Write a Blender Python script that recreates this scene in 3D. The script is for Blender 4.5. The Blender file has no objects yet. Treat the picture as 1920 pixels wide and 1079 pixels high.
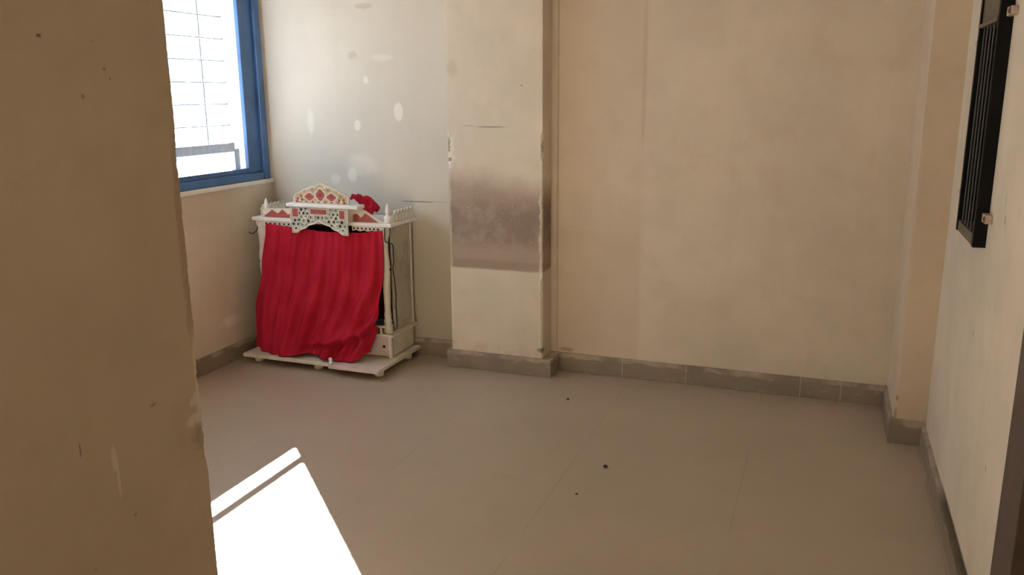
import bpy, bmesh, math, random
from mathutils import Vector, Matrix, noise as mnoise
C = bpy.context.scene.collection
S = bpy.context.scene
PI = math.pi

# ------------------------------------------------------------------ camera, world, sun, exposure
def look_matrix(yaw, pitch, roll):
    fw = Vector((math.sin(yaw)*math.cos(pitch), math.cos(yaw)*math.cos(pitch), -math.sin(pitch)))
    r = Vector((math.cos(yaw), -math.sin(yaw), 0)); u = r.cross(fw)
    r2 = r*math.cos(roll)+u*math.sin(roll); u2 = -r*math.sin(roll)+u*math.cos(roll)
    m = Matrix((r2, u2, -fw)).transposed().to_4x4()
    return m
cam_data = bpy.data.cameras.new('camera'); cam = bpy.data.objects.new('camera', cam_data); C.objects.link(cam)
cam_data.sensor_width = 36; cam_data.lens = 1564.2/1920*36; cam_data.clip_start = 0.02
M = look_matrix(-0.361028, 0.228733, -0.00715089); M.translation = (0, 0, 1.5); cam.matrix_world = M
S.camera = cam

w = bpy.data.worlds.new('sky'); S.world = w; w.use_nodes = True
bg = w.node_tree.nodes['Background']; bg.inputs[0].default_value = (0.60, 0.79, 1.0, 1); bg.inputs[1].default_value = 4.2

sd = bpy.data.lights.new('sun', 'SUN'); sun = bpy.data.objects.new('sun', sd); C.objects.link(sun)
sd.energy = 112; sd.angle = 0.009; sd.color = (1.0, 1.0, 0.99)
SUN = Vector((0.7085, -0.7057, -0.712)).normalized()
sun.rotation_euler = SUN.to_track_quat('-Z', 'Y').to_euler()
sun.location = (-6, 6, 6)

# the window opening in the left wall guides the sampling of the sky (a portal gives no light of its own)
pd = bpy.data.lights.new('window_portal', 'AREA'); po = bpy.data.objects.new('window_portal', pd); C.objects.link(po)
pd.shape = 'RECTANGLE'; pd.size = 1.25; pd.size_y = 1.72; pd.cycles.is_portal = True
po.location = (-3.34, 3.36, 1.62); po.rotation_euler = (0, -PI/2, 0)

vs = S.view_settings; vs.view_transform = 'Standard'; vs.look = 'None'; vs.exposure = 0.08; vs.gamma = 1.0; vs.use_curve_mapping = False
S.cycles.max_bounces = 14; S.cycles.diffuse_bounces = 10; S.cycles.glossy_bounces = 4
S.cycles.sample_clamp_indirect = 8.0

# added soft fill behind the camera to brighten the near wall; source unseen
fd = bpy.data.lights.new('passage_fill', 'AREA'); fo = bpy.data.objects.new('passage_fill', fd); C.objects.link(fo)
fd.shape = 'RECTANGLE'; fd.size = 0.9; fd.size_y = 1.2; fd.energy = 16; fd.color = (0.96, 0.98, 1.0)
fo.location = (-0.3, -1.55, 1.7); fo.rotation_euler = (PI/2, 0, PI)

# ------------------------------------------------------------------ material tools
class NT:
    def __init__(s, name):
        s.m = bpy.data.materials.new(name); s.m.use_nodes = True; s.t = s.m.node_tree
        s.b = s.t.nodes['Principled BSDF']
        tc = s.t.nodes.new('ShaderNodeTexCoord'); s.co = tc.outputs['Object']
        sp = s.t.nodes.new('ShaderNodeSeparateXYZ'); s.t.links.new(s.co, sp.inputs[0]); s.xyz = sp.outputs
    def put(s, sock, v):
        if isinstance(v, bpy.types.NodeSocket): s.t.links.new(v, sock)
        elif isinstance(v, tuple) and len(v) == 3 and sock.type == 'RGBA': sock.default_value = (*v, 1)
        else: sock.default_value = v
    def ma(s, op, a, b=0.0, c=0.0, clamp=False):
        n = s.t.nodes.new('ShaderNodeMath'); n.operation = op; n.use_clamp = clamp
        for i, v in enumerate((a, b, c)): s.put(n.inputs[i], v)
        return n.outputs[0]
    def noise(s, scale, detail=4, rough=0.55, vec=None, stretch=None, off=0):
        v = vec or s.co
        mp = s.t.nodes.new('ShaderNodeMapping'); s.t.links.new(v, mp.inputs[0])
        if stretch: mp.inputs['Scale'].default_value = stretch
        mp.inputs['Location'].default_value = (off, off*0.7, off*1.3)
        n = s.t.nodes.new('ShaderNodeTexNoise'); n.inputs['Scale'].default_value = scale
        n.inputs['Detail'].default_value = detail; n.inputs['Roughness'].default_value = rough
        s.t.links.new(mp.outputs[0], n.inputs['Vector']); return n.outputs['Fac']
    def ramp(s, v, lo, hi):
        n = s.t.nodes.new('ShaderNodeMapRange'); n.interpolation_type = 'SMOOTHSTEP'; n.clamp = True
        s.put(n.inputs[0], v); n.inputs[1].default_value = lo; n.inputs[2].default_value = hi
        return n.outputs[0]
    def mix(s, f, a, b):
        n = s.t.nodes.new('ShaderNodeMix'); n.data_type = 'RGBA'
        s.put(n.inputs[0], f); s.put(n.inputs[6], a); s.put(n.inputs[7], b); return n.outputs[2]
    def blob(s, c, r, soft=0.5, wob=0.0, scale=30):
        """ellipsoid mark: 1 inside, 0 outside"""
        acc = None
        for i in range(3):
            if r[i] is None: continue
            d = s.ma('DIVIDE', s.ma('SUBTRACT', s.xyz[i], c[i]), r[i]); d = s.ma('MULTIPLY', d, d)
            acc = d if acc is None else s.ma('ADD', acc, d)
        if wob: acc = s.ma('ADD', acc, s.ma('MULTIPLY', s.ma('SUBTRACT', s.noise(scale, 3), 0.5), wob))
        return s.ramp(acc, 1.0+soft, 1.0-soft)
    def band(s, ax, lo, hi, slo, shi, wob=0.0, scale=20):
        v = s.xyz[ax]
        if wob: v = s.ma('ADD', v, s.ma('MULTIPLY', s.ma('SUBTRACT', s.noise(scale, 4), 0.5), wob))
        return s.ma('MULTIPLY', s.ramp(v, lo-slo, lo+slo), s.ramp(v, hi+shi, hi-shi))
    def bump(s, h, strength=0.2, dist=0.01):
        n = s.t.nodes.new('ShaderNodeBump'); n.inputs['Strength'].default_value = strength; n.inputs['Distance'].default_value = dist
        s.t.links.new(h, n.inputs['Height']); s.t.links.new(n.outputs[0], s.b.inputs['Normal'])
    def fin(s, col, rough=0.7, metal=0.0, spec=None):
        s.put(s.b.inputs['Base Color'], col); s.put(s.b.inputs['Roughness'], rough); s.b.inputs['Metallic'].default_value = metal
        if spec is not None: s.b.inputs['Specular IOR Level'].default_value = spec
        return s.m

def simple(name, col, rough=0.6, metal=0.0, var=0.12, scale=25, spec=None, bump=0.0):
    n = NT(name)
    f = n.noise(scale, 5)
    c = n.mix(n.ramp(f, 0.3, 0.7), tuple(x*(1-var) for x in col), tuple(min(1, x*(1+var)) for x in col))
    if bump: n.bump(n.noise(scale*3, 4), bump, 0.003)
    return n.fin(c, rough, metal, spec)

PAINT = (0.655, 0.58, 0.475)
def wall_paint(name, base=PAINT, marks=(), rough=0.75):
    """old cream wall paint: broad grime, roller texture, specks, and listed marks (mask function, colour, strength)"""
    n = NT(name)
    big = n.noise(1.3, 5, 0.6, off=3); mid = n.noise(7, 5, 0.6, off=9); fine = n.noise(60, 3, 0.6)
    c = n.mix(n.ramp(big, 0.32, 0.7), tuple(x*0.90 for x in base), tuple(x*1.06 for x in base))
    c = n.mix(n.ma('MULTIPLY', n.ramp(mid, 0.48, 0.75), 0.35), c, (base[0]*0.86, base[1]*0.80, base[2]*0.76))
    drip = n.noise(5, 4, 0.6, stretch=(1, 1, 0.12), off=17)
    c = n.mix(n.ma('MULTIPLY', n.ramp(drip, 0.52, 0.72), 0.16), c, (base[0]*0.70, base[1]*0.66, base[2]*0.58))
    spk = n.noise(38, 2, 0.5, off=31)
    c = n.mix(n.ma('MULTIPLY', n.ramp(spk, 0.765, 0.80), 0.35), c, (0.17, 0.13, 0.09))
    for fn, col, st in marks:
        c = n.mix(n.ma('MULTIPLY', fn(n), st), c, col)
    n.bump(n.ma('ADD', n.ma('MULTIPLY', fine, 0.3), mid), 0.25, 0.006)
    return n.fin(c, rough, 0, 0.25)

def B(c, r, soft=0.4, wob=0.0, scale=30): return lambda n: n.blob(c, r, soft, wob, scale)
PALE = (0.78, 0.75, 0.66); DARK = (0.12, 0.09, 0.06); PLASTER = (0.74, 0.69, 0.58)

# ------------------------------------------------------------------ mesh tools
def link(name, bm, mats, parent=None, smooth=False, kind=None):
    me = bpy.data.meshes.new(name)
    bmesh.ops.recalc_face_normals(bm, faces=bm.faces)
    bm.to_mesh(me); bm.free()
    o = bpy.data.objects.new(name, me); C.objects.link(o)
    for m in (mats if isinstance(mats, (list, tuple)) else [mats]): me.materials.append(m)
    if smooth:
        for p in me.polygons: p.use_smooth = True
    if parent:
        o.parent = parent; o.matrix_parent_inverse = parent.matrix_basis.inverted() if parent.type == 'EMPTY' else Matrix.Identity(4)
    if kind: o['kind'] = kind
    return o
def struct(name, bm, mats, parent=None, smooth=False):
    return link(name, bm, mats, parent, smooth, None if parent else 'structure')
def thing(name, label, cat, loc, group=None):
    o = bpy.data.objects.new(name, None); C.objects.link(o); o.location = loc; o.empty_display_size = 0.1
    o['label'] = label; o['category'] = cat
    if group: o['group'] = group
    return o
def tag(o, label, cat, group=None):
    o['label'] = label; o['category'] = cat
    if group: o['group'] = group
    return o
def box(bm, x0, x1, y0, y1, z0, z1, mat=0, bev=0.0):
    r = bmesh.ops.create_cube(bm, size=1.0)
    vs_ = r['verts']
    for v in vs_: v.co = Vector(((x0+x1)/2+v.co.x*(x1-x0), (y0+y1)/2+v.co.y*(y1-y0), (z0+z1)/2+v.co.z*(z1-z0)))
    fs = list({f for v in vs_ for f in v.link_faces})
    for f in fs: f.material_index = mat
    if bev:
        es = list({e for v in vs_ for e in v.link_edges})
        rb = bmesh.ops.bevel(bm, geom=es, offset=bev, segments=2, affect='EDGES', profile=0.6)
        for f in rb['faces']: f.material_index = mat
def bx(*a, mat=0, bev=0.0):
    bm = bmesh.new(); box(bm, *a, mat=mat, bev=bev); return bm
def prism(bm, pts, y0, y1, mat=0, axis='y'):
    """outline pts (a,b) extruded along an axis; axis y: pts are x,z ; axis z: x,y ; axis x: y,z"""
    def P(a, b, t): return {'y': (a, t, b), 'z': (a, b, t), 'x': (t, a, b)}[axis]
    A = [bm.verts.new(P(a, b, y0)) for a, b in pts]; Bv = [bm.verts.new(P(a, b, y1)) for a, b in pts]
    fs = [bm.faces.new(A), bm.faces.new(Bv[::-1])]
    n = len(pts)
    for i in range(n): fs.append(bm.faces.new((A[i], Bv[i], Bv[(i+1) % n], A[(i+1) % n])))
    for f in fs: f.material_index = mat
    return fs
def lathe(bm, prof, cx, cy, z0=0, seg=16, mat=0):
    rings = []
    for r, z in prof:
        rings.append([bm.verts.new((cx+max(r, 1e-4)*math.cos(2*PI*k/seg), cy+max(r, 1e-4)*math.sin(2*PI*k/seg), z0+z)) for k in range(seg)])
    for a, b in zip(rings, rings[1:]):
        for k in range(seg):
            f = bm.faces.new((a[k], a[(k+1) % seg], b[(k+1) % seg], b[k])); f.material_index = mat; f.smooth = True
    bm.faces.new(rings[0][::-1]).material_index = mat; bm.faces.new(rings[-1]).material_index = mat
def tube(bm, pts, r, seg=8, mat=0):
    pts = [Vector(p) for p in pts]; rings = []
    for i, p in enumerate(pts):
        d = (pts[min(i+1, len(pts)-1)]-pts[max(i-1, 0)]).normalized()
        a = d.orthogonal().normalized() if i == 0 else (pa - d*pa.dot(d)).normalized()
        pa = a; b = d.cross(a)
        rings.append([bm.verts.new(p+(a*math.cos(2*PI*k/seg)+b*math.sin(2*PI*k/seg))*r) for k in range(seg)])
    for q, s_ in zip(rings, rings[1:]):
        for k in range(seg):
            f = bm.faces.new((q[k], q[(k+1) % seg], s_[(k+1) % seg], s_[k])); f.smooth = True; f.material_index = mat
    bm.faces.new(rings[0][::-1]); bm.faces.new(rings[-1])
def jag_prism(outline, z0, z1, dz, jag, seed=1):
    new, nj = [], {}
    for i, (x, y) in enumerate(outline):        # narrow strips beside each crumbling corner, so that the faces stay flat
        if i in jag:
            p, q = outline[i-1], outline[(i+1) % len(outline)]
            for t, c_ in ((p, 0), (None, 1), (q, 0)):
                if c_: nj[len(new)] = jag[i]; new.append((x, y))
                else:
                    d_ = Vector((t[0]-x, t[1]-y)).normalized()*0.012; new.append((x+d_.x, y+d_.y))
        else: new.append((x, y))
    outline, jag = new, nj
    """vertical prism whose listed corners crumble: jag {index: (dx, dy, [(za, zb, amp)...])}"""
    rnd = random.Random(seed); bm = bmesh.new(); nz = int((z1-z0)/dz); cols = [[] for _ in outline]
    for i, (x, y) in enumerate(outline):
        for k in range(nz+1):
            z = z0+(z1-z0)*k/nz; dx = dy = 0
            if i in jag:
                jx, jy, zones = jag[i]; amp = 0.0015
                for za, zb, a in zones:
                    if za <= z <= zb: amp = a*min(1, (z-za)/0.03, (zb-z)/0.03)+0.0015
                t = amp*(0.35+0.65*rnd.random())*(0.6+0.8*abs(mnoise.noise(Vector((z*18, i*3.1, seed)))))
                dx, dy = jx*t, jy*t
            cols[i].append(bm.verts.new((x+dx, y+dy, z)))
    n = len(outline)
    for i in range(n):
        a, b = cols[i], cols[(i+1) % n]
        for k in range(nz): bm.faces.new((a[k], b[k], b[k+1], a[k+1]))
    bm.faces.new([c[0] for c in cols][::-1]); bm.faces.new([c[-1] for c in cols])
    return bm

# ------------------------------------------------------------------ the room
CEIL = 2.75
# floor: large beige vitrified tiles
n = NT('floor_tiles')
def joint(ax, off, w_):
    v = n.ma('DIVIDE', n.ma('SUBTRACT', n.xyz[ax], off), 0.678)
    fr = n.ma('ABSOLUTE', n.ma('SUBTRACT', n.ma('FRACT', v), 0.5))
    return n.ramp(fr, 0.5-w_, 0.5)
jx = joint(0, -0.907, 0.0035); jy = joint(1, 2.89, 0.0030)
jm = n.ma('MULTIPLY', n.ma('MAXIMUM', jx, n.ma('MULTIPLY', jy, 0.45)), n.ramp(n.noise(2.2, 2), 0.36, 0.56))
FL = (0.42, 0.345, 0.265)
c = n.mix(n.ramp(n.noise(0.9, 5, off=4), 0.3, 0.7), tuple(x*0.93 for x in FL), tuple(x*1.05 for x in FL))
c = n.mix(n.ma('MULTIPLY', n.ramp(n.noise(9, 6, 0.65, off=8), 0.5, 0.75), 0.22), c, (0.36, 0.27, 0.20))
# dust gathered along the skirting
dust = n.ma('MULTIPLY', n.ramp(n.xyz[1], 3.95, 4.2), n.ramp(n.noise(14, 4), 0.42, 0.62))
c = n.mix(n.ma('MULTIPLY', dust, 0.35), c, (0.30, 0.20, 0.13))
c = n.mix(n.ma('MULTIPLY', jm, 0.55), c, (0.17, 0.12, 0.08))
rr = n.ma('ADD', 0.34, n.ma('MULTIPLY', n.noise(5, 4, off=2), 0.16))
n.bump(n.noise(3.0, 3), 0.05, 0.02)
m_floor = n.fin(c, rr, 0, 0.75)
struct('floor', bx(-3.5, 0.75, -1.75, 4.45, -0.12, 0.0), m_floor)
m_ceiling = wall_paint('ceiling_paint', (0.72, 0.68, 0.58))
struct('ceiling', bx(-3.5, 0.75, -1.75, 4.45, CEIL, CEIL+0.15), m_ceiling)

# back wall
marks = [
 # left bay coloured greyer and darker to offset the strong window light
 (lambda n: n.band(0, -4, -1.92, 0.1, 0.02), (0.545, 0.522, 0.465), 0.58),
 (B((-2.27, 4.235, 1.404), (0.028, None, 0.050), 0.35, 0.3, 30), PALE, 0.75),
 (B((-2.537, 4.235, 1.329), (0.020, None, 0.028), 0.5, 0.8, 40), PALE, 0.7),
 (B((-2.585, 4.235, 1.045), (0.030, None, 0.040), 0.7, 1.2, 30), PALE, 0.7),
 (B((-2.52, 4.235, 1.10), (0.10, None, 0.06), 0.9, 2.0, 22), PALE, 0.4),
 (B((-2.70, 4.235, 1.02), (0.03, None, 0.03), 0.8, 1.5, 30), PALE, 0.45),
 (B((-2.468, 4.235, 1.58), (0.016, None, 0.02), 0.5, 0.6, 40), PALE, 0.6),
 (B((-2.85, 4.235, 1.35), (0.022, None, 0.07), 0.9, 1.6, 30), PALE, 0.4),
 (B((-2.36, 4.235, 1.70), (0.06, None, 0.02), 0.8, 1.8, 40), PALE, 0.35),
 (B((-2.467, 4.235, 1.975), (0.05, None, 0.016), 0.8, 2.2, 35), (0.36, 0.29, 0.20), 0.4),
 (B((-2.55, 4.235, 1.715), (0.03, None, 0.02), 0.8, 2.2, 45), (0.36, 0.29, 0.20), 0.35),
 (B((-2.17, 4.235, 0.904), (0.10, None, 0.0035), 0.6, 1.0, 40), DARK, 0.7),
 (B((-2.05, 4.235, 0.907), (0.13, None, 0.0022), 0.6, 0.5, 40), DARK, 0.4),
 # darker, greyer tone low in the left bay, behind the shrine
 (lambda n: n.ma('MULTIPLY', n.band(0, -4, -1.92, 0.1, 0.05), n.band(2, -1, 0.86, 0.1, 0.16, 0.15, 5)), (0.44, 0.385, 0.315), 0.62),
 # faint patch outline left of centre
 (lambda n: n.ma('MULTIPLY', n.band(0, -1.36, -0.885, 0.05, 0.006), n.band(2, 0.1, 0.787, 0.05, 0.006)), (0.53, 0.43, 0.32), 0.22),
 (B((-0.886, 4.235, 1.6), (0.012, None, 0.35), 0.9, 1.6, 14), (0.40, 0.30, 0.20), 0.3),
 (lambda n: n.band(0, -1.36, -0.88, 0.02, 0.03, 0.02, 6), (0.56, 0.44, 0.33), 0.22),
 (B((-1.335, 4.235, 1.0), (0.006, None, 1.4), 0.8, 1.5, 20), (0.30, 0.20, 0.12), 0.45),
 (B((-1.28, 4.235, 0.12), (0.04, None, 0.012), 0.8, 1.5, 30), (0.20, 0.12, 0.07), 0.5),
]
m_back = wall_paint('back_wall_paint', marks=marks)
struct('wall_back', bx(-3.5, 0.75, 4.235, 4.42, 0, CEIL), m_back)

# left wall with its window opening: y 2.50..4.215, z 1.00..2.26
WY0, WY1, WZ0, WZ1 = 2.50, 4.215, 1.0, 2.26
bm = bmesh.new()
box(bm, -3.34, -3.15, 0.9, 4.235, 0, WZ0); box(bm, -3.34, -3.15, 0.9, 4.235, WZ1, CEIL)
box(bm, -3.34, -3.15, 0.9, WY0, WZ0, WZ1); box(bm, -3.34, -3.15, WY1, 4.235, WZ0, WZ1)
marks = [
 (B((-3.15, 3.77, 0.235), (None, 0.09, 0.03), 0.8, 2.2, 22), PALE, 0.6),
 (B((-3.15, 3.95, 0.22), (None, 0.15, 0.25), 0.9, 1.5, 10), (0.36, 0.30, 0.24), 0.4),
 (B((-3.15, 3.60, 0.90), (None, 0.5, 0.09), 0.9, 1.8, 12), (0.50, 0.42, 0.33), 0.5),
]
m_left = wall_paint('left_wall_paint', marks=marks)
struct('wall_left', bm, m_left)

# near left wall: the passage side wall and the back of its corner
marks = [
 (B((-1, 0.865, 1.580), (None, 0.004, 0.0025), 0.4, 0.8, 90), DARK, 0.75),
 (B((-1, 0.969, 1.539), (None, 0.003, 0.0028), 0.4, 0.8, 90), (0.25, 0.18, 0.11), 0.6),
 (B((-1, 0.925, 1.50), (None, 0.003, 0.004), 0.6, 0.9, 90), (0.25, 0.18, 0.11), 0.6),
 (B((-1, 0.978, 1.525), (None, 0.002, 0.002), 0.5, 0.8, 90), (0.25, 0.18, 0.11), 0.6),
 (B((-1, 0.902, 0.955), (None, 0.0055, 0.020), 0.6, 1.2, 60), PLASTER, 0.55),
 (B((-1, 0.906, 0.915), (None, 0.003, 0.03), 0.6, 1.2, 60), PLASTER, 0.5),
 (B((-1, 0.844, 0.992), (None, 0.0016, 0.011), 0.6, 1.0, 70), DARK, 0.6),
 (B((-1, 0.99, 1.01), (None, 0.008, 0.003), 0.6, 1.5, 70), (0.25, 0.18, 0.11), 0.5),
 (B((-1, 0.93, 0.845), (None, 0.003, 0.003), 0.6, 1.5, 70), (0.25, 0.18, 0.11), 0.5),
 # worn plaster along the arris
 (lambda n: n.ma('MULTIPLY', n.band(1, 1.090, 1.3, 0.003, 0.1, 0.012, 40), n.band(2, 0.93, 1.09, 0.02, 0.03)), PLASTER, 0.8),
 (B((-1, 1.081, 0.950), (None, 0.022, 0.010), 0.7, 2.5, 60), PLASTER, 0.8),
 (B((-1, 1.088, 0.985), (None, 0.014, 0.012), 0.7, 2.5, 60), PLASTER, 0.7),
 (B((-1, 1.086, 0.918), (None, 0.016, 0.022), 0.8, 3.0, 70), (0.33, 0.26, 0.22), 0.6),
 (lambda n: n.ma('MULTIPLY', n.band(1, 1.084, 1.3, 0.004, 0.1, 0.02, 30), n.band(2, 1.10, 1.42, 0.05, 0.05)), (0.30, 0.22, 0.14), 0.45),
]
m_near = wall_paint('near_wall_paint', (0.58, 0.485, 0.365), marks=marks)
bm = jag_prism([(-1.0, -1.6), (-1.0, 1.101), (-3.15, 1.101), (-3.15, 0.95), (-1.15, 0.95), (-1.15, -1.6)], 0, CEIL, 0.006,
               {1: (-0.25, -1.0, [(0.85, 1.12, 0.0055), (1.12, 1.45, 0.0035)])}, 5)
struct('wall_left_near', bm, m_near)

# right wall with openings for the small dark window and the door
VY0, VY1, VZ0, VZ1 = 2.925, 3.262, 1.055, 1.95
DY0, DY1, DZ = 1.12, 2.06, 2.08
bm = bmesh.new()
RX0, RX1 = 0.475, 0.64
box(bm, RX0, RX1, VY1, 4.235, 0, CEIL); box(bm, RX0, RX1, VY0, VY1, 0, VZ0); box(bm, RX0, RX1, VY0, VY1, VZ1, CEIL)
box(bm, RX0, RX1, DY1, VY0, 0, CEIL); box(bm, RX0, RX1, DY0, DY1, DZ, CEIL); box(bm, RX0, RX1, -1.6, DY0, 0, CEIL)
marks = [
 (B((0.475, 2.675, 1.19), (None, 0.004, 0.03), 0.8, 1.6, 50), (0.22, 0.17, 0.12), 0.6),
 (B((0.475, 2.655, 1.145), (None, 0.007, 0.012), 0.8, 1.8, 60), (0.18, 0.13, 0.09), 0.7),
 (B((0.475, 2.64, 1.125), (None, 0.003, 0.02), 0.8, 1.6, 60), (0.22, 0.17, 0.12), 0.6),
 (B((0.475, 2.925, 0.741), (None, 0.008, 0.010), 0.8, 1.6, 50), (0.25, 0.19, 0.13), 0.6),
 (B((0.475, 2.485, 0.466), (None, 0.010, 0.006), 0.8, 1.9, 50), (0.28, 0.20, 0.14), 0.5),
 (B((0.475, 2.9, 1.0), (None, 0.35, 0.16), 0.9, 1.8, 8), (0.50, 0.45, 0.37), 0.3),
 # crack where plaster has come away above the skirting
 (lambda n: n.ma('MULTIPLY', n.band(2, 0.094, 0.104, 0.002, 0.003, 0.012, 30), n.band(1, 2.3, 3.15, 0.05, 0.1)), DARK, 0.85),
]
m_right = wall_paint('right_wall_paint', marks=marks)
struct('wall_right', bm, m_right)
m_plain = wall_paint('plain_paint')
struct('wall_front', bx(-1.3, 0.75, -1.75, -1.6, 0, CEIL), m_plain)

# pillar on the back wall
px0, px1, py = -1.906, -1.372, 4.09
def stain(n):
    up = n.ma('ADD', n.xyz[2], n.ma('MULTIPLY', n.ma('SUBTRACT', n.noise(6.5, 5, 0.6), 0.5), 0.12))
    up = n.ma('ADD', up, n.ma('MULTIPLY', n.ma('ADD', n.xyz[0], 1.64), 0.14))
    top = n.ramp(up, 1.13, 0.97)
    lo = n.ramp(n.ma('ADD', n.xyz[2], n.ma('MULTIPLY', n.ma('SUBTRACT', n.noise(9, 3), 0.5), 0.012)), 0.566, 0.582)
    return n.ma('MULTIPLY', top, lo)
def stain_dark(n):
    z = n.ma('ADD', n.xyz[2], n.ma('MULTIPLY', n.ma('SUBTRACT', n.noise(7, 4, 0.6, off=3), 0.5), 0.10))
    a = n.ma('MULTIPLY', n.ramp(z, 0.66, 0.76), n.ramp(z, 1.00, 0.88))
    return n.ma('MULTIPLY', a, n.ramp(n.noise(11, 5, 0.65, off=5), 0.22, 0.60))
marks = [
 (stain, (0.33, 0.255, 0.205), 0.86),
 (stain_dark, (0.19, 0.13, 0.105), 0.62),
 (B((-1.66, 4.09, 0.60), (0.34, None, 0.025), 0.9, 1.0, 12), (0.27, 0.20, 0.16), 0.45),
 (lambda n: n.ma('MULTIPLY', n.ramp(n.noise(95, 2, 0.5, off=44), 0.69, 0.73), n.blob((-1.65, 4.09, 0.86), (0.28, None, 0.2), 0.8)), (0.66, 0.60, 0.50), 0.6),
 (B((-1.655, 4.09, 1.331), (0.080, None, 0.0032), 0.6, 0.8, 40), (0.20, 0.16, 0.11), 0.75),
 (B((-1.78, 4.09, 1.336), (0.040, None, 0.003), 0.7, 0.8, 40), (0.36, 0.30, 0.22), 0.5),
 (B((-1.484, 4.09, 1.540), (0.006, None, 0.005), 0.5, 0.8, 60), (0.25, 0.19, 0.13), 0.7),
 (B((-1.87, 4.09, 1.63), (0.03, None, 0.04), 0.9, 5.0, 90), (0.33, 0.27, 0.19), 0.2),
 # chips on the two arrises: exposed plaster, then the dark cement below it
 (B((-1.897, 4.09, 1.205), (0.030, None, 0.085), 0.5, 4.0, 42), PLASTER, 0.9),
 (B((-1.906, 4.09, 1.235), (0.020, None, 0.036), 0.4, 3.5, 60), (0.19, 0.15, 0.09), 0.9),
 (B((-1.900, 4.09, 1.160), (0.020, None, 0.010), 0.5, 1.8, 60), (0.26, 0.20, 0.13), 0.8),
 (B((-1.372, 4.09, 1.235), (0.012, 0.012, 0.050), 0.5, 1.4, 45), (0.19, 0.14, 0.08), 0.85),
 (lambda n: n.ma('MULTIPLY', n.band(0, -1.388, -1.30, 0.005, 0.1, 0.03, 26), n.ma('MULTIPLY', n.band(1, 4.0, 4.100, 0.01, 0.006, 0.02, 26), n.band(2, 0.1, 1.32, 0.02, 0.06))), PLASTER, 0.6),
 (lambda n: n.ma('MULTIPLY', n.band(0, -2, -1.893, 0.1, 0.004, 0.02, 26), n.band(2, 0.1, 1.1, 0.02, 0.06)), PLASTER, 0.35),
 (B((-1.376, 4.09, 0.145), (0.028, 0.03, 0.012), 0.6, 1.8, 40), (0.13, 0.09, 0.05), 0.85),
 (lambda n: n.ma('MULTIPLY', n.band(2, -1, 0.15, 0.1, 0.02, 0.04, 14), n.ramp(n.noise(20, 3), 0.4, 0.6)), (0.56, 0.44, 0.34), 0.45),
]
m_pillar = wall_paint('pillar_paint', (0.66, 0.595, 0.505), marks=marks)
bm = jag_prism([(px0, py), (px1, py), (px1, 4.236), (px0, 4.236)], 0, CEIL, 0.008,
   {0: (1, 0.5, [(1.08, 1.30, 0.014), (0.62, 0.80, 0.005)]), 1: (-1, 0.4, [(0.10, 0.56, 0.012), (0.56, 1.15, 0.005), (1.15, 1.32, 0.012)])}, 3)
struct('trim_1', bm, m_pillar)

# pillar in the right corner
m_col = wall_paint('corner_pillar_paint', (0.60, 0.50, 0.385), marks=[
 (B((0.353, 3.77, 0.205), (0.004, None, 0.014), 0.6, 1.8, 50), DARK, 0.7),
 (B((0.352, 3.77, 0.13), (0.006, None, 0.03), 0.6, 1.8, 50), (0.25, 0.18, 0.11), 0.6)])
bm = jag_prism([(0.345, 3.77), (0.476, 3.77), (0.476, 4.236), (0.345, 4.236)], 0, CEIL, 0.01, {0: (0.6, 0.8, [(0.1, 1.3, 0.003)])}, 8)
struct('trim_2', bm, m_col)

# skirting tiles
def skirting(name, joints=(), ax=0):
    n = NT(name)
    base = (0.245, 0.20, 0.15)
    c = n.mix(n.ramp(n.noise(4, 5, off=12), 0.3, 0.7), tuple(x*0.86 for x in base), tuple(x*1.1 for x in base))
    c = n.mix(n.ma('MULTIPLY', n.ramp(n.noise(16, 5, 0.65, stretch=(1, 1, 2.2), off=6), 0.58, 0.70), 0.4), c, (0.42, 0.37, 0.29))
    smear = n.ma('MULTIPLY', n.band(2, 0.080, 0.2, 0.006, 0.01, 0.05, 11), n.ramp(n.noise(7, 4, off=21), 0.38, 0.6))
    c = n.mix(n.ma('MULTIPLY', smear, 0.65), c, (0.50, 0.43, 0.34))
    for j in joints:
        c = n.mix(n.ma('MULTIPLY', n.band(ax, j-0.002, j+0.002, 0.0015, 0.0015), 0.6), c, (0.55, 0.50, 0.42))
    if ax == 1:      # plaster cracked away along the top edge
        cr_ = n.ma('MULTIPLY', n.band(2, 0.074, 0.2, 0.004, 0.01, 0.06, 24), n.band(1, 2.45, 3.12, 0.05, 0.12, 0.3, 6))
        c = n.mix(n.ma('MULTIPLY', cr_, 0.85), c, (0.07, 0.045, 0.03))
    n.bump(n.noise(25, 4), 0.2, 0.004)
    return n.fin(c, 0.5)
m_sk = skirting('skirting_tile', (-0.62, -0.05, 0.14, -0.96), 0)
m_sk2 = skirting('skirting_tile_side', (3.1, 2.5), 1)
H = 0.1
struct('baseboard_back', bx(-3.15, 0.345, 4.218, 4.236, 0, H+0.002, bev=0.003), m_sk)
bm = bmesh.new(); box(bm, -1.932, -1.318, 4.072, 4.2175, 0, H, bev=0.004)
struct('baseboard_pillar', bm, m_sk)
struct('baseboard_left', bx(-3.151, -3.133, 1.10, 4.2175, 0, 0.096, bev=0.003), m_sk2)
struct('baseboard_corner', bx(0.331, 0.474, 3.757, 4.2175, 0, 0.112, bev=0.003), m_sk)
struct('baseboard_right', bx(0.458, 0.476, 2.21, 3.7565, 0, 0.094, bev=0.003), m_sk2)

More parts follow.
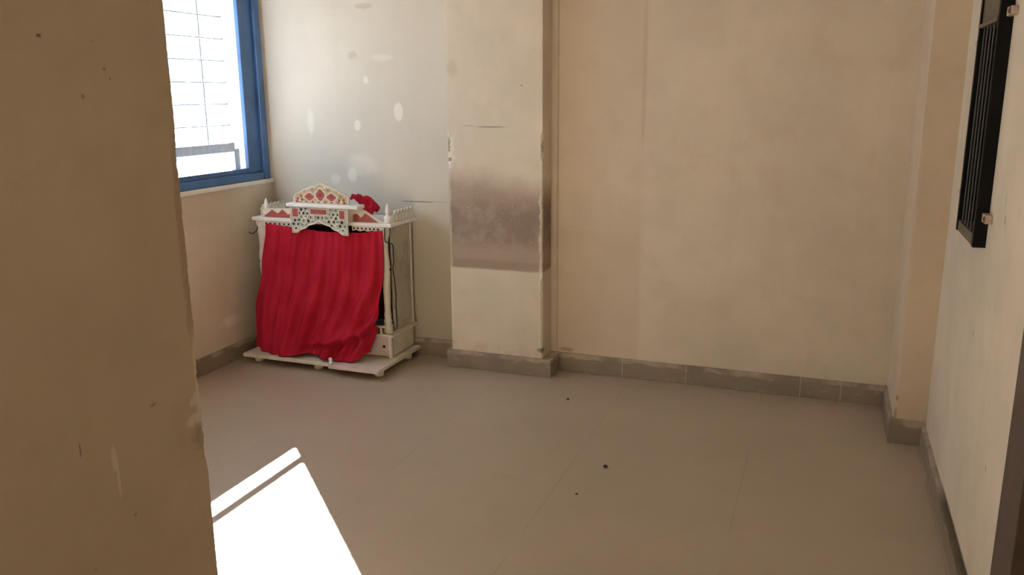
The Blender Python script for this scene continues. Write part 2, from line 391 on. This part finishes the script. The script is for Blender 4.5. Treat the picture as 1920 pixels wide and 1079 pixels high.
# ------------------------------------------------------------------ the sunlit window in the left wall
m_blue = simple('glare_blue_window_paint', (0.055, 0.14, 0.33), 0.35, 0, 0.2, 8, bump=0.05)  # navy frame, its blue raised to take in the bright window's glare
m_marble = simple('white_marble_sill', (0.72, 0.71, 0.68), 0.3, 0, 0.06, 12)
win = bpy.data.objects.new('window_1', None); C.objects.link(win); win.location = (-3.165, 3.36, 1.0); win['kind'] = 'structure'
FX0, FX1 = -3.215, -3.140
bm = bmesh.new()
box(bm, FX0, FX1, WY1-0.055, WY1, WZ0+0.012, WZ1, bev=0.004); box(bm, FX0, FX1, WY0, WY0+0.055, WZ0+0.012, WZ1, bev=0.004)
box(bm, FX0, FX1-0.004, WY0+0.055, WY1-0.055, WZ0+0.012, WZ0+0.055, bev=0.004); box(bm, FX0, FX1-0.004, WY0+0.055, WY1-0.055, WZ1-0.05, WZ1, bev=0.004)
# track ribs
box(bm, -3.206, -3.200, WY0+0.055, WY1-0.055, WZ0+0.055, WZ0+0.064)
struct('window_frame', bm, m_blue, win)
bm = bmesh.new()   # far fixed shutter stile and its bottom rail
SX0, SX1 = -3.186, -3.160
box(bm, SX0, SX1, 4.045, 4.162, WZ0+0.055, WZ1-0.05, bev=0.005); box(bm, SX0+0.002, SX1-0.002, 2.56, 4.045, WZ0+0.055, WZ0+0.086, bev=0.003)
box(bm, SX0+0.002, SX1-0.002, 2.56, 4.045, WZ1-0.11, WZ1-0.05, bev=0.003)
struct('window_sash', bm, m_blue, win)
struct('window_sill', bx(-3.235, -3.132, WY0, WY1+0.015, WZ0-0.012, WZ0+0.012, bev=0.003), m_marble, win)
# steel grille outside the sash
m_grille = simple('grille_paint', (0.62, 0.76, 0.93), 0.5, 0, 0.1, 20)
bm = bmesh.new()
GX = -3.197
box(bm, GX-0.004, GX+0.004, 2.56, 3.972, 1.186, 1.237)
box(bm, GX-0.004, GX+0.004, 3.966, 4.010, 1.055, 1.200)
for k in range(8): tube(bm, [(GX, 2.51, 1.337+0.117*k), (GX, 3.945, 1.337+0.117*k)], 0.0042, 6)
for yy in (2.60, 3.16, 3.76): box(bm, GX-0.002, GX+0.002, yy-0.004, yy+0.004, 1.2, 2.25)
struct('window_grille', bm, m_grille, win)

# balcony railing and the pale neighbouring block outside
m_earth = simple('dusty_ground', (0.15, 0.145, 0.135), 0.9, 0, 0.1, 2)
m_white = simple('sunlit_concrete', (0.34, 0.34, 0.335), 0.8, 0, 0.04, 3)
m_rail = simple('balcony_rail_paint', (0.55, 0.64, 0.74), 0.5, 0, 0.1, 12)
rail = thing('balcony_railing', 'pale blue balusters of a balcony railing outside the bright window', 'railing', (-4.3, 4.6, 0.6))
bm = bmesh.new(); tube(bm, [(-4.3, 3.2, 1.17), (-4.3, 6.4, 1.17)], 0.014, 8); link('handrail', bm, m_rail, rail)
for k in range(24):
    bm = bmesh.new(); y_ = 3.25+0.13*k; tube(bm, [(-4.3, y_, 0.62), (-4.3, y_, 1.16)], 0.007, 6); link('baluster', bm, m_rail, rail)
bm = bmesh.new(); box(bm, -4.42, -4.18, 3.1, 6.5, 0.38, 0.62, bev=0.01); link('parapet', bm, m_white, rail)
bm = bmesh.new(); box(bm, -4.40, -4.20, 3.1, 6.5, -0.3, 0.38); link('parapet_base', bm, m_white, rail)
struct('ground', bx(-14, -3.36, -4, 18, -0.45, -0.3), m_earth)

# ------------------------------------------------------------------ small dark window in the right wall
m_black = simple('black_frame_paint', (0.006, 0.0055, 0.005), 0.6, 0, 0.2, 18, 0.15)
m_rail2 = simple('brown_grey_rail', (0.115, 0.095, 0.062), 0.55, 0, 0.25, 22)
m_bar = simple('steel_bar', (0.075, 0.073, 0.07), 0.5, 0.0, 0.2, 22)
m_pane = simple('dark_glass', (0.006, 0.007, 0.009), 0.3, 0, 0.1, 5)
v = bpy.data.objects.new('window_2', None); C.objects.link(v); v.location = (0.46, 3.09, 1.02); v['kind'] = 'structure'
bm = bmesh.new()
box(bm, 0.438, 0.56, 2.900, 2.928, 1.022, 2.0, bev=0.002); box(bm, 0.438, 0.56, 3.258, 3.283, 1.022, 2.0, bev=0.002)
box(bm, 0.442, 0.56, 2.928, 3.258, 1.98, 2.0)
struct('window_frame', bm, m_black, v)
bm = bmesh.new(); box(bm, 0.441, 0.56, 2.928, 3.258, 1.022, 1.058, bev=0.002); struct('bottom_rail', bm, m_rail2, v)
bm = bmesh.new(); box(bm, 0.436, 0.56, 2.928, 3.278, 1.700, 1.712, bev=0.002); box(bm, 0.444, 0.56, 2.928, 3.278, 1.712, 1.98); struct('transom_panel', bm, m_rail2, v)
struct('glass_pane', bx(0.56, 0.566, 2.928, 3.258, 1.058, 1.70), m_pane, v)
for k in range(5):
    yy = 2.972+0.062*k
    bm = bmesh.new(); box(bm, 0.446, 0.4500, yy-0.0045, yy+0.0045, 1.058, 1.70, bev=0.002)
    struct('bar', bm, m_bar, v)
m_tab = simple('holdfast_metal', (0.44, 0.36, 0.28), 0.5, 0.0, 0.3, 60)
m_hole = simple('rust_brown', (0.16, 0.07, 0.035), 0.8, 0, 0.3, 60)
for yy, z_, s_ in ((2.868, 1.722, 1), (2.868, 1.118, 1), (3.300, 1.655, -1), (3.300, 1.150, -1)):
    bm = bmesh.new()
    if s_ > 0:
        box(bm, 0.455, 0.4745, yy-0.030, yy+0.032, z_-0.013, z_+0.013, bev=0.002)
        box(bm, 0.4525, 0.4555, yy-0.018, yy-0.004, z_-0.006, z_+0.006, mat=1)
        box(bm, 0.4525, 0.4555, yy-0.028, yy-0.024, z_-0.010, z_+0.010, mat=1)
    else:
        box(bm, 0.439, 0.4745, yy-0.016, yy+0.036, z_-0.008, z_+0.008, bev=0.002)
    struct('holdfast', bm, [m_tab, m_hole], v)

# door at the right edge
m_dframe = simple('brown_door_frame', (0.085, 0.058, 0.046), 0.5, 0, 0.15, 9)
m_dleaf = simple('tan_door_leaf', (0.42, 0.32, 0.16), 0.5, 0, 0.15, 6)
d = bpy.data.objects.new('door_1', None); C.objects.link(d); d.location = (0.5, 1.6, 0); d['kind'] = 'structure'
bm = bmesh.new()
box(bm, 0.461, 0.60, 2.012, 2.205, 0.001, 2.20, bev=0.003); box(bm, 0.461, 0.60, 1.05, 1.17, 0.001, 2.20, bev=0.003); box(bm, 0.461, 0.60, 1.17, 2.012, 2.03, 2.20, bev=0.003)
struct('door_frame', bm, m_dframe, d)
bm = bmesh.new(); box(bm, 0.50, 0.54, 1.17, 2.012, 0.004, 2.03)
for za, zb in ((0.18, 0.95), (1.08, 1.88)): box(bm, 0.492, 0.502, 1.29, 1.89, za, zb, bev=0.004)
struct('door_leaf', bm, m_dleaf, d)
bm = bmesh.new(); lathe(bm, [(0.012, 0), (0.012, 0.02), (0.026, 0.03), (0.028, 0.05), (0.014, 0.06)], 0, 0, 0, 16)
bmesh.ops.transform(bm, matrix=Matrix.Translation((0.502, 1.25, 1.0)) @ Matrix.Rotation(-PI/2, 4, 'Y'), verts=bm.verts)
struct('door_handle', bm, simple('brass_knob', (0.6, 0.45, 0.2), 0.3, 1), d)

# ------------------------------------------------------------------ the little marble-look shrine
m_cream = simple('shrine_cream', (0.66, 0.62, 0.53), 0.35, 0, 0.08, 14)
m_wht = simple('shrine_white', (0.78, 0.76, 0.74), 0.3, 0, 0.05, 14)
m_pinkw = simple('shrine_pinkish_white', (0.66, 0.56, 0.53), 0.35, 0, 0.08, 14)
n = NT('shrine_green_grey_marble')
c = n.mix(n.ramp(n.noise(4, 5, off=2), 0.3, 0.7), (0.40, 0.375, 0.29), (0.50, 0.465, 0.37))
vein = n.ramp(n.ma('ABSOLUTE', n.ma('SUBTRACT', n.noise(5, 6, 0.65, stretch=(1, 1, 0.6), off=14), 0.5)), 0.03, 0.0)
c = n.mix(n.ma('MULTIPLY', vein, 0.45), c, (0.20, 0.18, 0.14))
m_gmarble = n.fin(c, 0.35)
m_redp = simple('shrine_brick_red', (0.34, 0.075, 0.065), 0.5, 0, 0.18, 60)
m_redd = simple('shrine_deep_red', (0.26, 0.03, 0.03), 0.5, 0, 0.2, 90)
m_hole2 = simple('shrine_hole', (0.018, 0.022, 0.018), 0.7)  # near-black for the painted hole shade and the drawer knob
m_green = simple('shrine_green', (0.12, 0.26, 0.18), 0.5)
m_gold = simple('shrine_tan_gold', (0.50, 0.36, 0.20), 0.5, 0, 0.25, 120)
m_inner = simple('shrine_inside', (0.10, 0.035, 0.03), 0.8)
sh = thing('home_shrine', 'small white marble-look temple shrine with red crest standing in the corner under the window', 'shrine', (-2.62, 4.0, 0))
L, R_, YF, YB = -3.045, -2.205, 3.93, 4.205     # body
# feet
for x_, y_ in ((-2.215, 3.80), (-2.215, 4.13), (-3.0, 3.80), (-3.0, 4.13), (-2.6, 3.80)):
    bm = bmesh.new(); lathe(bm, [(0.020, 0), (0.026, 0.004), (0.027, 0.02), (0.018, 0.0395)], x_, y_, 0, 16)
    link('foot', bm, m_cream, sh)
# plinth in two front pieces
bm = bmesh.new(); prism(bm, [(-3.062, 3.735), (-2.482, 3.735), (-2.482, 3.80), (-2.167, 3.80), (-2.167, 4.21), (-3.062, 4.21)], 0.04, 0.06, axis='z')
bmesh.ops.bevel(bm, geom=[e for e in bm.edges if abs(e.verts[0].co.z-e.verts[1].co.z) < 1e-6], offset=0.002, segments=1, affect='EDGES')
link('plinth', bm, m_cream, sh)
bm = bmesh.new(); box(bm, -2.476, -2.165, 3.705, 3.799, 0.042, 0.0612, bev=0.002)
o = link('plinth_front_piece', bm, m_pinkw, sh); o['label'] = 'brighter pinkish white slab shifted forward'
bm = bmesh.new(); lathe(bm, [(0.011, 0), (0.012, 0.012), (0.008, 0.02), (0.012, 0.03), (0.006, 0.038)], -2.470, 3.7225, 0.0608, 12)
link('plinth_knob', bm, m_wht, sh)
# base box with drawer
link('base_box', bx(L, R_, YF+0.012, YB, 0.06, 0.19, bev=0.002), m_gmarble, sh)
bm = bmesh.new(); box(bm, R_-0.006, R_+0.004, YF+0.030, YB-0.02, 0.072, 0.178, bev=0.001); link('side_moulding', bm, m_cream, sh)
dr = link('drawer_front', bx(L+0.012, R_-0.014, YF, YF+0.012, 0.07, 0.184, bev=0.002), m_pinkw, sh)
bm = bmesh.new(); lathe(bm, [(0.008, 0), (0.008, 0.003), (0.004, 0.005)], 0, 0, 0, 12)
bmesh.ops.transform(bm, matrix=Matrix.Translation((R_-0.045, YF, 0.125)) @ Matrix.Rotation(PI/2, 4, 'X'), verts=bm.verts)
o = link('drawer_knob', bm, m_hole2, dr)
link('corner_strip', bx(R_-0.014, R_, YF-0.004, YF+0.012, 0.06, 0.19), m_wht, sh); link('corner_strip', bx(L, L+0.012, YF-0.004, YF+0.012, 0.06, 0.19), m_wht, sh)
# ledge
link('ledge', bx(L-0.015, R_+0.030, YF-0.035, YB, 0.19, 0.205, bev=0.003), m_cream, sh)
# low fence on the ledge: rail and balusters
link('fence_rail', bx(L+0.02, R_-0.02, YF-0.028, YF-0.008, 0.240, 0.252, bev=0.003), m_cream, sh)
for k in range(9):
    bm = bmesh.new(); lathe(bm, [(0.010, 0), (0.010, 0.004), (0.005, 0.010), (0.009, 0.018), (0.005, 0.026), (0.010, 0.032), (0.010, 0.035)], L+0.05+k*(R_-L-0.10)/8, YF-0.018, 0.205, 10)
    link('fence_baluster', bm, m_cream, sh)
# side and back panels, inside
link('side_panel', bx(R_-0.014, R_, YF+0.055, YB, 0.205, 0.80, bev=0.001), m_gmarble, sh)
link('side_panel', bx(L, L+0.014, YF+0.055, YB, 0.205, 0.80, bev=0.001), m_gmarble, sh)
bm = bmesh.new(); box(bm, R_-0.002, R_+0.005, YB-0.014, YB, 0.205, 0.80); link('panel_edging', bm, m_cream, sh)
link('back_panel', bx(L+0.014, R_-0.014, YB-0.014, YB, 0.205, 0.80), m_inner, sh)
# turned columns
prof = [(0.026, 0), (0.026, 0.05), (0.020, 0.052), (0.020, 0.060), (0.024, 0.070), (0.018, 0.085), (0.021, 0.10), (0.017, 0.13), (0.019, 0.20), (0.022, 0.32), (0.0235, 0.335),
        (0.0235, 0.350), (0.019, 0.355), (0.019, 0.362), (0.024, 0.372), (0.022, 0.40), (0.018, 0.44), (0.017, 0.50), (0.020, 0.53), (0.026, 0.55), (0.028, 0.58), (0.028, 0.60)]
for x_ in (R_-0.018, L+0.020):
    bm = bmesh.new(); lathe(bm, prof, x_, YF+0.008, 0.205, 20); link('column', bm, m_cream, sh, smooth=False)
# small leaf bracket by the left column
bm = bmesh.new(); prism(bm, [(-3.03, 0.80), (-2.985, 0.80), (-2.985, 0.58), (-3.005, 0.62), (-3.028, 0.68), (-3.040, 0.74)], YF-0.010, YF+0.0, axis='y'); link('corner_bracket', bm, m_pinkw, sh)
bm = bmesh.new(); prism(bm, [(-2.275, 0.80), (-2.235, 0.80), (-2.235, 0.66), (-2.243, 0.70), (-2.262, 0.745)], YF-0.010, YF+0.0, axis='y'); link('corner_bracket', bm, m_pinkw, sh)
# roof slabs
bm = bmesh.new()
box(bm, -3.062, -2.165, 3.905, 4.212, 0.803, 0.823, bev=0.004)
link('roof_slab', bm, m_wht, sh)
# valance under the slab, with dark disks painting in the shade of its holes
def disk(bm, x, z, r, y, mat, seg=8, sz=1.0):
    vs_ = [bm.verts.new((x+r*math.cos(2*PI*k/seg), y, z+sz*r*math.sin(2*PI*k/seg))) for k in range(seg)]
    f = bm.faces.new(vs_); f.material_index = mat
    r_ = bmesh.ops.extrude_face_region(bm, geom=[f])
    for e in r_['geom']:
        if isinstance(e, bmesh.types.BMVert): e.co.y -= 0.0012
    for e in r_['geom']:
        if isinstance(e, bmesh.types.BMFace): e.material_index = mat
    for q in {ff for vv in vs_ for ff in vv.link_faces}: q.material_index = mat
for xa, xb in ((-2.985, -2.772), (-2.408, -2.235)):
    bm = bmesh.new()
    pts = [(xa, 0.803), (xb, 0.803)]
    k = 7
    for i in range(k+1):
        x_ = xb+(xa-xb)*i/k; pts.append((x_, 0.774 if i % 2 else 0.782))
    prism(bm, pts, 3.912, 3.918)
    for i in range(k): disk(bm, xa+(xb-xa)*(i+0.5)/k, 0.790, 0.0062, 3.9117, 1)
    link('valance', bm, [m_cream, m_hole2], sh)
# central projecting box with the carved arch
bm = bmesh.new()
CX = -2.590
arch = [(-2.770, 0.752), (-2.770, 0.900), (-2.410, 0.900), (-2.410, 0.752), (-2.445, 0.752), (-2.470, 0.770), (-2.498, 0.778), (-2.520, 0.796), (-2.560, 0.806), (-2.590, 0.822),
        (-2.620, 0.806), (-2.660, 0.796), (-2.682, 0.778), (-2.710, 0.770), (-2.735, 0.752)]
prism(bm, arch, 3.873, 3.881)
link('arch_panel', bm, simple('arch_panel_grey_green', (0.46, 0.46, 0.38), 0.5, 0, 0.12, 60), sh)
rnd = random.Random(11)
bm = bmesh.new()
def onboard(x, z):
    if z < 0.757 or z > 0.895: return False
    a = abs(x-CX)
    lim = 0.83-0.0 if a < 0.01 else (0.828-a*0.38)
    return z > lim+0.004
for i in range(13):
    for j in range(7):
        x_ = -2.755+0.0272*i+(0.012 if j % 2 else 0); z_ = 0.762+0.0205*j
        if x_ > -2.42 or not onboard(x_, z_): continue
        if abs(x_-CX) < 0.055 and z_ > 0.855: continue
        if abs(abs(x_-CX)-0.150) < 0.024 and z_ > 0.838: continue
        disk(bm, x_+rnd.uniform(-.003, .003), z_, rnd.uniform(0.0062, 0.0098), 3.873, 2 if (rnd.random() < 0.28) else 1, 7)
link('carved_hole_disks', bm, [m_cream, m_hole2, m_green], sh)['kind'] = 'stuff'  # dark disks paint the shade of the carved openings; some are green
for x0_, x1_, z0_, z1_ in ((CX-0.056, CX+0.056, 0.858, 0.894), (CX-0.174, CX-0.126, 0.840, 0.894), (CX+0.126, CX+0.170, 0.838, 0.892)):
    bm = bmesh.new(); box(bm, x0_, x1_, 3.8705, 3.8728, z0_, z1_, mat=0)
    box(bm, x0_+0.006, x1_-0.006, 3.8695, 3.8708, z0_+0.005, z1_-0.005, mat=1)
    link('painted_panel', bm, [m_pinkw, m_redp], sh)
# scroll bars of the carving, raised on the board
bm = bmesh.new()
def arc(cx_, cz_, r, a0, a1, w_=0.0028, k=12): tube(bm, [(cx_+r*math.cos(a0+(a1-a0)*i/k), 3.8718, cz_+r*math.sin(a0+(a1-a0)*i/k)) for i in range(k+1)], w_, 6)
for s_ in (-1, 1):
    for cx_, cz_, r in ((0.045, 0.842, 0.016), (0.085, 0.862, 0.022), (0.095, 0.822, 0.016), (0.125, 0.800, 0.020), (0.150, 0.775, 0.014)):
        arc(CX+s_*cx_, cz_, r, rnd.uniform(0, 2), rnd.uniform(5, 6.6))
tube(bm, [(x, 3.8718, z+0.004) for x, z in arch[4:]], 0.0035, 6)
link('carved_scroll', bm, m_wht, sh)
bm = bmesh.new()
box(bm, -2.775, -2.768, 3.870, 4.09, 0.823, 0.900); box(bm, -2.412, -2.405, 3.870, 4.09, 0.823, 0.900); box(bm, -2.768, -2.412, 4.08, 4.09, 0.823, 0.900)
box(bm, -2.768, -2.412, 3.97, 3.98, 0.78, 0.82, mat=1)
link('canopy_box', bm, [m_cream, m_inner], sh)
link('canopy_slab', bx(-2.790, -2.338, 3.858, 3.938, 0.900, 0.919, bev=0.004), m_wht, sh)
# crest board
def crest_pts(w_, s_=1.0, dz=0.0):
    half = [(w_, 0.0), (w_, 0.040*s_), (w_*0.86, 0.058*s_), (w_*0.72, 0.064*s_), (w_*0.62, 0.078*s_), (w_*0.46, 0.082*s_), (w_*0.36, 0.094*s_), (w_*0.18, 0.100*s_), (0, 0.114*s_)]
    return [(CX+0.014+x, 0.919+dz+z) for x, z in half]+[(CX+0.014-x, 0.919+dz+z) for x, z in half[-2::-1]]
bm = bmesh.new(); prism(bm, crest_pts(0.176), 3.880, 3.892); cr = link('crest_board', bm, m_cream, sh)
bm = bmesh.new(); prism(bm, crest_pts(0.164, 0.89, 0.005), 3.8785, 3.8802); 
def flower(cx_, cz_, rx, rz, mat, y0=3.8765):
    pts = []
    for i in range(24):
        a = 2*PI*i/24; q = 0.80+0.20*abs(math.cos(2*a)); pts.append((cx_+rx*q*math.cos(a), cz_+rz*q*math.sin(a)))
    prism(bm, pts, y0, y0+0.003, mat=mat)
for cx_, rx, rz, cz_ in ((CX+0.014, 0.036, 0.042, 0.968), (CX-0.056, 0.040, 0.027, 0.957), (CX+0.084, 0.040, 0.027, 0.957)):
    flower(cx_, cz_, rx, rz, 1, 3.8772); flower(cx_, cz_, rx*0.76, rz*0.78, 2, 3.8762)
    flower(cx_, cz_, rx*0.25, rz*0.25, 3, 3.8752)
for i in range(16):
    x_ = CX+0.014-0.150+0.020*i
    disk(bm, x_, 0.929, 0.005, 3.8778, 3 if i % 2 else 1, 6)
for s_ in (-1, 1):
    for q, (dx_, z_) in enumerate(((0.145, 0.945), (0.125, 0.960), (0.132, 0.936), (0.150, 0.930), (0.050, 0.995), (0.030, 1.010), (0.118, 0.940))):
        disk(bm, CX+0.014+s_*dx_, z_, 0.008, 3.8776, (2, 4, 1)[q % 3], 6)
link('painted_flowers', bm, [m_gold, m_cream, m_redp, m_redd, m_green], cr)
# front boards with red sawtooth
bm = bmesh.new()
prism(bm, [(-3.000, 0.823), (-2.795, 0.823), (-2.795, 0.880), (-2.93, 0.874), (-3.000, 0.868)], 3.925, 3.931)
o1 = link('parapet_board', bm, m_cream, sh)
bm = bmesh.new()
prism(bm, [(-2.994, 0.826), (-2.797, 0.826), (-2.797, 0.868), (-2.824, 0.842), (-2.862, 0.872), (-2.894, 0.846), (-2.932, 0.868), (-2.955, 0.850)], 3.922, 3.925)
link('red_sawtooth', bm, m_redp, o1)
bm = bmesh.new()
prism(bm, [(-2.410, 0.823), (-2.405, 0.895), (-2.33, 0.888), (-2.215, 0.823)], 3.925, 3.931)
o2 = link('parapet_board', bm, m_cream, sh)
bm = bmesh.new()
prism(bm, [(-2.404, 0.826), (-2.402, 0.864), (-2.382, 0.868), (-2.355, 0.846), (-2.330, 0.872), (-2.252, 0.826)], 3.922, 3.925)
link('red_sawtooth', bm, m_redp, o2)
# finials
fin = [(0.022, 0), (0.024, 0.006), (0.016, 0.012), (0.021, 0.022), (0.022, 0.032), (0.013, 0.040), (0.009, 0.046), (0.014, 0.056), (0.012, 0.074), (0.007, 0.092), (0.002, 0.106)]
for x_, y_ in ((-2.985, 3.945), (-2.203, 3.945)):
    bm = bmesh.new(); lathe(bm, fin, x_, y_, 0.823, 16); link('finial', bm, m_wht, sh)
# side railings on the roof: low boards with a scalloped top
for x_ in (-2.186, -3.045):
    pts = [(3.975, 0.823), (3.975, 0.870)]
    k = 6
    for i in range(k):
        y0_ = 3.985+i*0.036
        for q in range(7):
            a = PI-PI*q/6; pts.append((y0_+0.018+0.016*math.cos(a), 0.866+0.020*math.sin(a)))
    pts += [(4.205, 0.866), (4.205, 0.823)]
    bm = bmesh.new(); prism(bm, pts, x_-0.005, x_+0.005, axis='x'); rb = link('roof_railing', bm, m_cream, sh)
    for i in range(k):
        bm = bmesh.new(); box(bm, x_-0.009, x_+0.009, 3.996+i*0.036, 4.010+i*0.036, 0.825, 0.862, bev=0.003); link('railing_panel', bm, m_wht, rb)

# ------------------------------------------------------------------ cloths and wires
n = NT('red_satin')
c = n.mix(n.ramp(n.noise(6, 4), 0.3, 0.7), (0.37, 0.012, 0.028), (0.44, 0.020, 0.044))
m_red = n.fin(c, 0.8, 0, 0.04)
def interp(tab, t):
    for (a, va), (b, vb) in zip(tab, tab[1:]):
        if t <= b:
            s_ = (t-a)/(b-a); s_ = s_*s_*(3-2*s_) if len(tab) > 3 else s_
            return va+(vb-va)*s_
    return tab[-1][1]
NU, NV = 220, 130
zt = [(0, 0.792), (0.25, 0.778), (0.55, 0.764), (0.8, 0.768), (1, 0.786)]
hem_z = [(0, 0.066), (0.2, 0.064), (0.35, 0.0635), (0.5, 0.085), (0.64, 0.080), (0.72, 0.066), (0.9, 0.070), (1, 0.115)]
hem_y = [(0, 3.845), (0.2, 3.772), (0.36, 3.742), (0.55, 3.785), (0.66, 3.775), (0.80, 3.765), (0.93, 3.790), (1, 3.850)]
xl = [(0, -2.962), (0.35, -3.005), (0.7, -3.052), (1, -3.052)]
xr = [(0, -2.212), (0.3, -2.212), (0.62, -2.232), (0.85, -2.262), (1, -2.285)]
verts = {}
bm = bmesh.new()
for j in range(NV+1):
    v_ = j/NV
    for i in range(NU+1):
        u = i/NU
        x = interp(xl, v_)*(1-u)+interp(xr, v_)*u
        z = interp(zt, u)*(1-v_)+interp(hem_z, u)*v_
        y = 3.8965*(1-v_**1.6)+interp(hem_y, u)*v_**1.6
        # gathered pleats near the top, broader folds that sweep to the right further down
        w1 = math.sin(u*2*PI*17+2.2*mnoise.noise(Vector((u*7, v_*0.8, 1))))
        uu = u+0.40*max(0, v_-0.42)**1.3*max(0, u-0.15)
        w2 = math.sin(uu*2*PI*7.5+2.4*mnoise.noise(Vector((uu*4, v_*0.9, 5))))
        w3 = mnoise.noise(Vector((uu*9, v_*1.4, 9)))
        top = max(0, 1-v_*1.1)
        damp = 1-0.45*max(0, (v_-0.85)/0.15)
        y += (0.0044*w1*(0.12+0.88*top) + 0.0150*w2*min(1, v_*1.8+0.08) + 0.026*w3*v_)*damp
        # the bunched swag at the lower right: a ridge that climbs from the hem to the right edge
        ln = (v_-(0.93-0.32*max(0, u-0.45)))
        if u > 0.42: y -= 0.036*math.exp(-(ln/0.04)**2)*min(1, (u-0.42)*5)
        if u > 0.42: y += 0.016*math.exp(-((ln-0.065)/0.03)**2)*min(1, (u-0.42)*5)
        ln2 = (u-(0.90-0.42*(v_-0.45)))
        if v_ > 0.35: y -= 0.018*math.exp(-(ln2/0.035)**2)*min(1, (v_-0.35)*3)
        ln3 = (u-0.24-0.03*v_); y += 0.012*math.exp(-(ln3/0.018)**2)*min(1, v_*4)
        y = max(y, 3.740); y = min(y, 3.909 if v_ < 0.6 else 3.888)
        verts[i, j] = bm.verts.new((x, y, z))
for j in range(NV):
    for i in range(NU): bm.faces.new((verts[i, j], verts[i+1, j], verts[i+1, j+1], verts[i, j+1]))
cu = link('curtain', bm, m_red, smooth=True)
md = cu.modifiers.new('thick', 'SOLIDIFY'); md.thickness = 0.0015
tag(cu, 'red pleated satin curtain hanging over the front of the small white shrine', 'curtain')

# crumpled red cloth on the shrine's roof
bm = bmesh.new(); NU2, NV2 = 44, 26; verts = {}
for i in range(NU2+1):
    for j in range(NV2+1):
        u, v_ = i/NU2, j/NV2
        x = -2.438+0.128*u; yy = 3.950+0.090*v_
        ztop = 0.950-0.034*u-0.016*max(0, u-0.6)*2.5
        z = ztop+0.016*mnoise.noise(Vector((u*4.5, v_*4, 2)))+0.007*mnoise.noise(Vector((u*11, v_*9, 6)))
        if v_ < 0.30 and u > 0.33: z -= min(1, (u-0.33)*6)* (0.30-v_)/0.30*0.036*(1+0.4*math.sin(u*9)); yy += 0
        if u > 0.9: z -= (u-0.9)*0.25
        verts[i, j] = bm.verts.new((x+0.006*mnoise.noise(Vector((u*5, v_*5, 12))), yy, z))
for i in range(NU2):
    for j in range(NV2): bm.faces.new((verts[i, j], verts[i+1, j], verts[i+1, j+1], verts[i, j+1]))
cl = link('folded_cloth', bm, m_red, smooth=True)
md = cl.modifiers.new('thick', 'SOLIDIFY'); md.thickness = 0.012; md.offset = -1
tag(cl, 'small crumpled red cloth lying on the shrine roof right of the painted crest', 'cloth')

m_wire = simple('black_wire', (0.012, 0.012, 0.012), 0.5)
def smooth_path(pts, k=6):
    P_ = [Vector(p) for p in pts]; out = []
    for i in range(len(P_)-1):
        p0, p1, p2, p3 = P_[max(i-1, 0)], P_[i], P_[i+1], P_[min(i+2, len(P_)-1)]
        for q in range(k):
            t = q/k; out.append(0.5*((2*p1)+(-p0+p2)*t+(2*p0-5*p1+4*p2-p3)*t*t+(-p0+3*p1-3*p2+p3)*t**3))
    out.append(P_[-1]); return out
bm = bmesh.new(); tube(bm, smooth_path([(-3.03, 3.92, 0.80), (-3.035, 3.915, 0.775), (-3.028, 3.905, 0.755), (-3.045, 3.90, 0.735), (-3.065, 3.90, 0.728), (-3.085, 3.90, 0.735)]), 0.0028)
tag(link('wire', bm, m_wire), 'short loose black wire sticking out under the left end of the shrine roof', 'wire')
bm = bmesh.new(); tube(bm, smooth_path([(-2.202, 3.905, 0.80), (-2.203, 3.903, 0.745), (-2.198, 3.905, 0.725), (-2.19, 3.93, 0.715), (-2.186, 3.958, 0.70), (-2.192, 3.970, 0.66), (-2.190, 3.967, 0.60), (-2.195, 3.965, 0.57),
     (-2.190, 3.968, 0.50), (-2.184, 3.968, 0.42), (-2.186, 3.966, 0.36), (-2.183, 3.967, 0.28), (-2.185, 3.966, 0.225)]), 0.0032)
tag(link('wire', bm, m_wire), 'black wire running down the right front column of the shrine', 'wire')

# ------------------------------------------------------------------ bits of debris on the floor
m_deb = simple('dark_crumb', (0.05, 0.025, 0.015), 0.9, 0, 0.3, 80)
for (x_, y_, s_, lab) in ((-0.766, 3.099, 0.0085, 'larger dark crumb lying alone on the middle of the tiled floor'),
                          (-1.136, 3.793, 0.0065, 'tiny brown crumb on the floor in front of the stained pillar'),
                          (-0.81, 2.83, 0.0045, 'smallest brown speck on the floor in front of the larger dark crumb')):
    bm = bmesh.new(); bmesh.ops.create_icosphere(bm, subdivisions=3, radius=1)
    for vv in bm.verts:
        k = 1+0.35*mnoise.noise(vv.co*1.7+Vector((x_*9, y_, 0))); vv.co = Vector((vv.co.x*s_*1.1*k+x_, vv.co.y*s_*k+y_, (vv.co.z*0.5*k)*s_+s_*0.5))
    mz = min(vv.co.z for vv in bm.verts)
    for vv in bm.verts: vv.co.z -= mz
    tag(link('crumb', bm, m_deb, smooth=True), lab, 'debris')
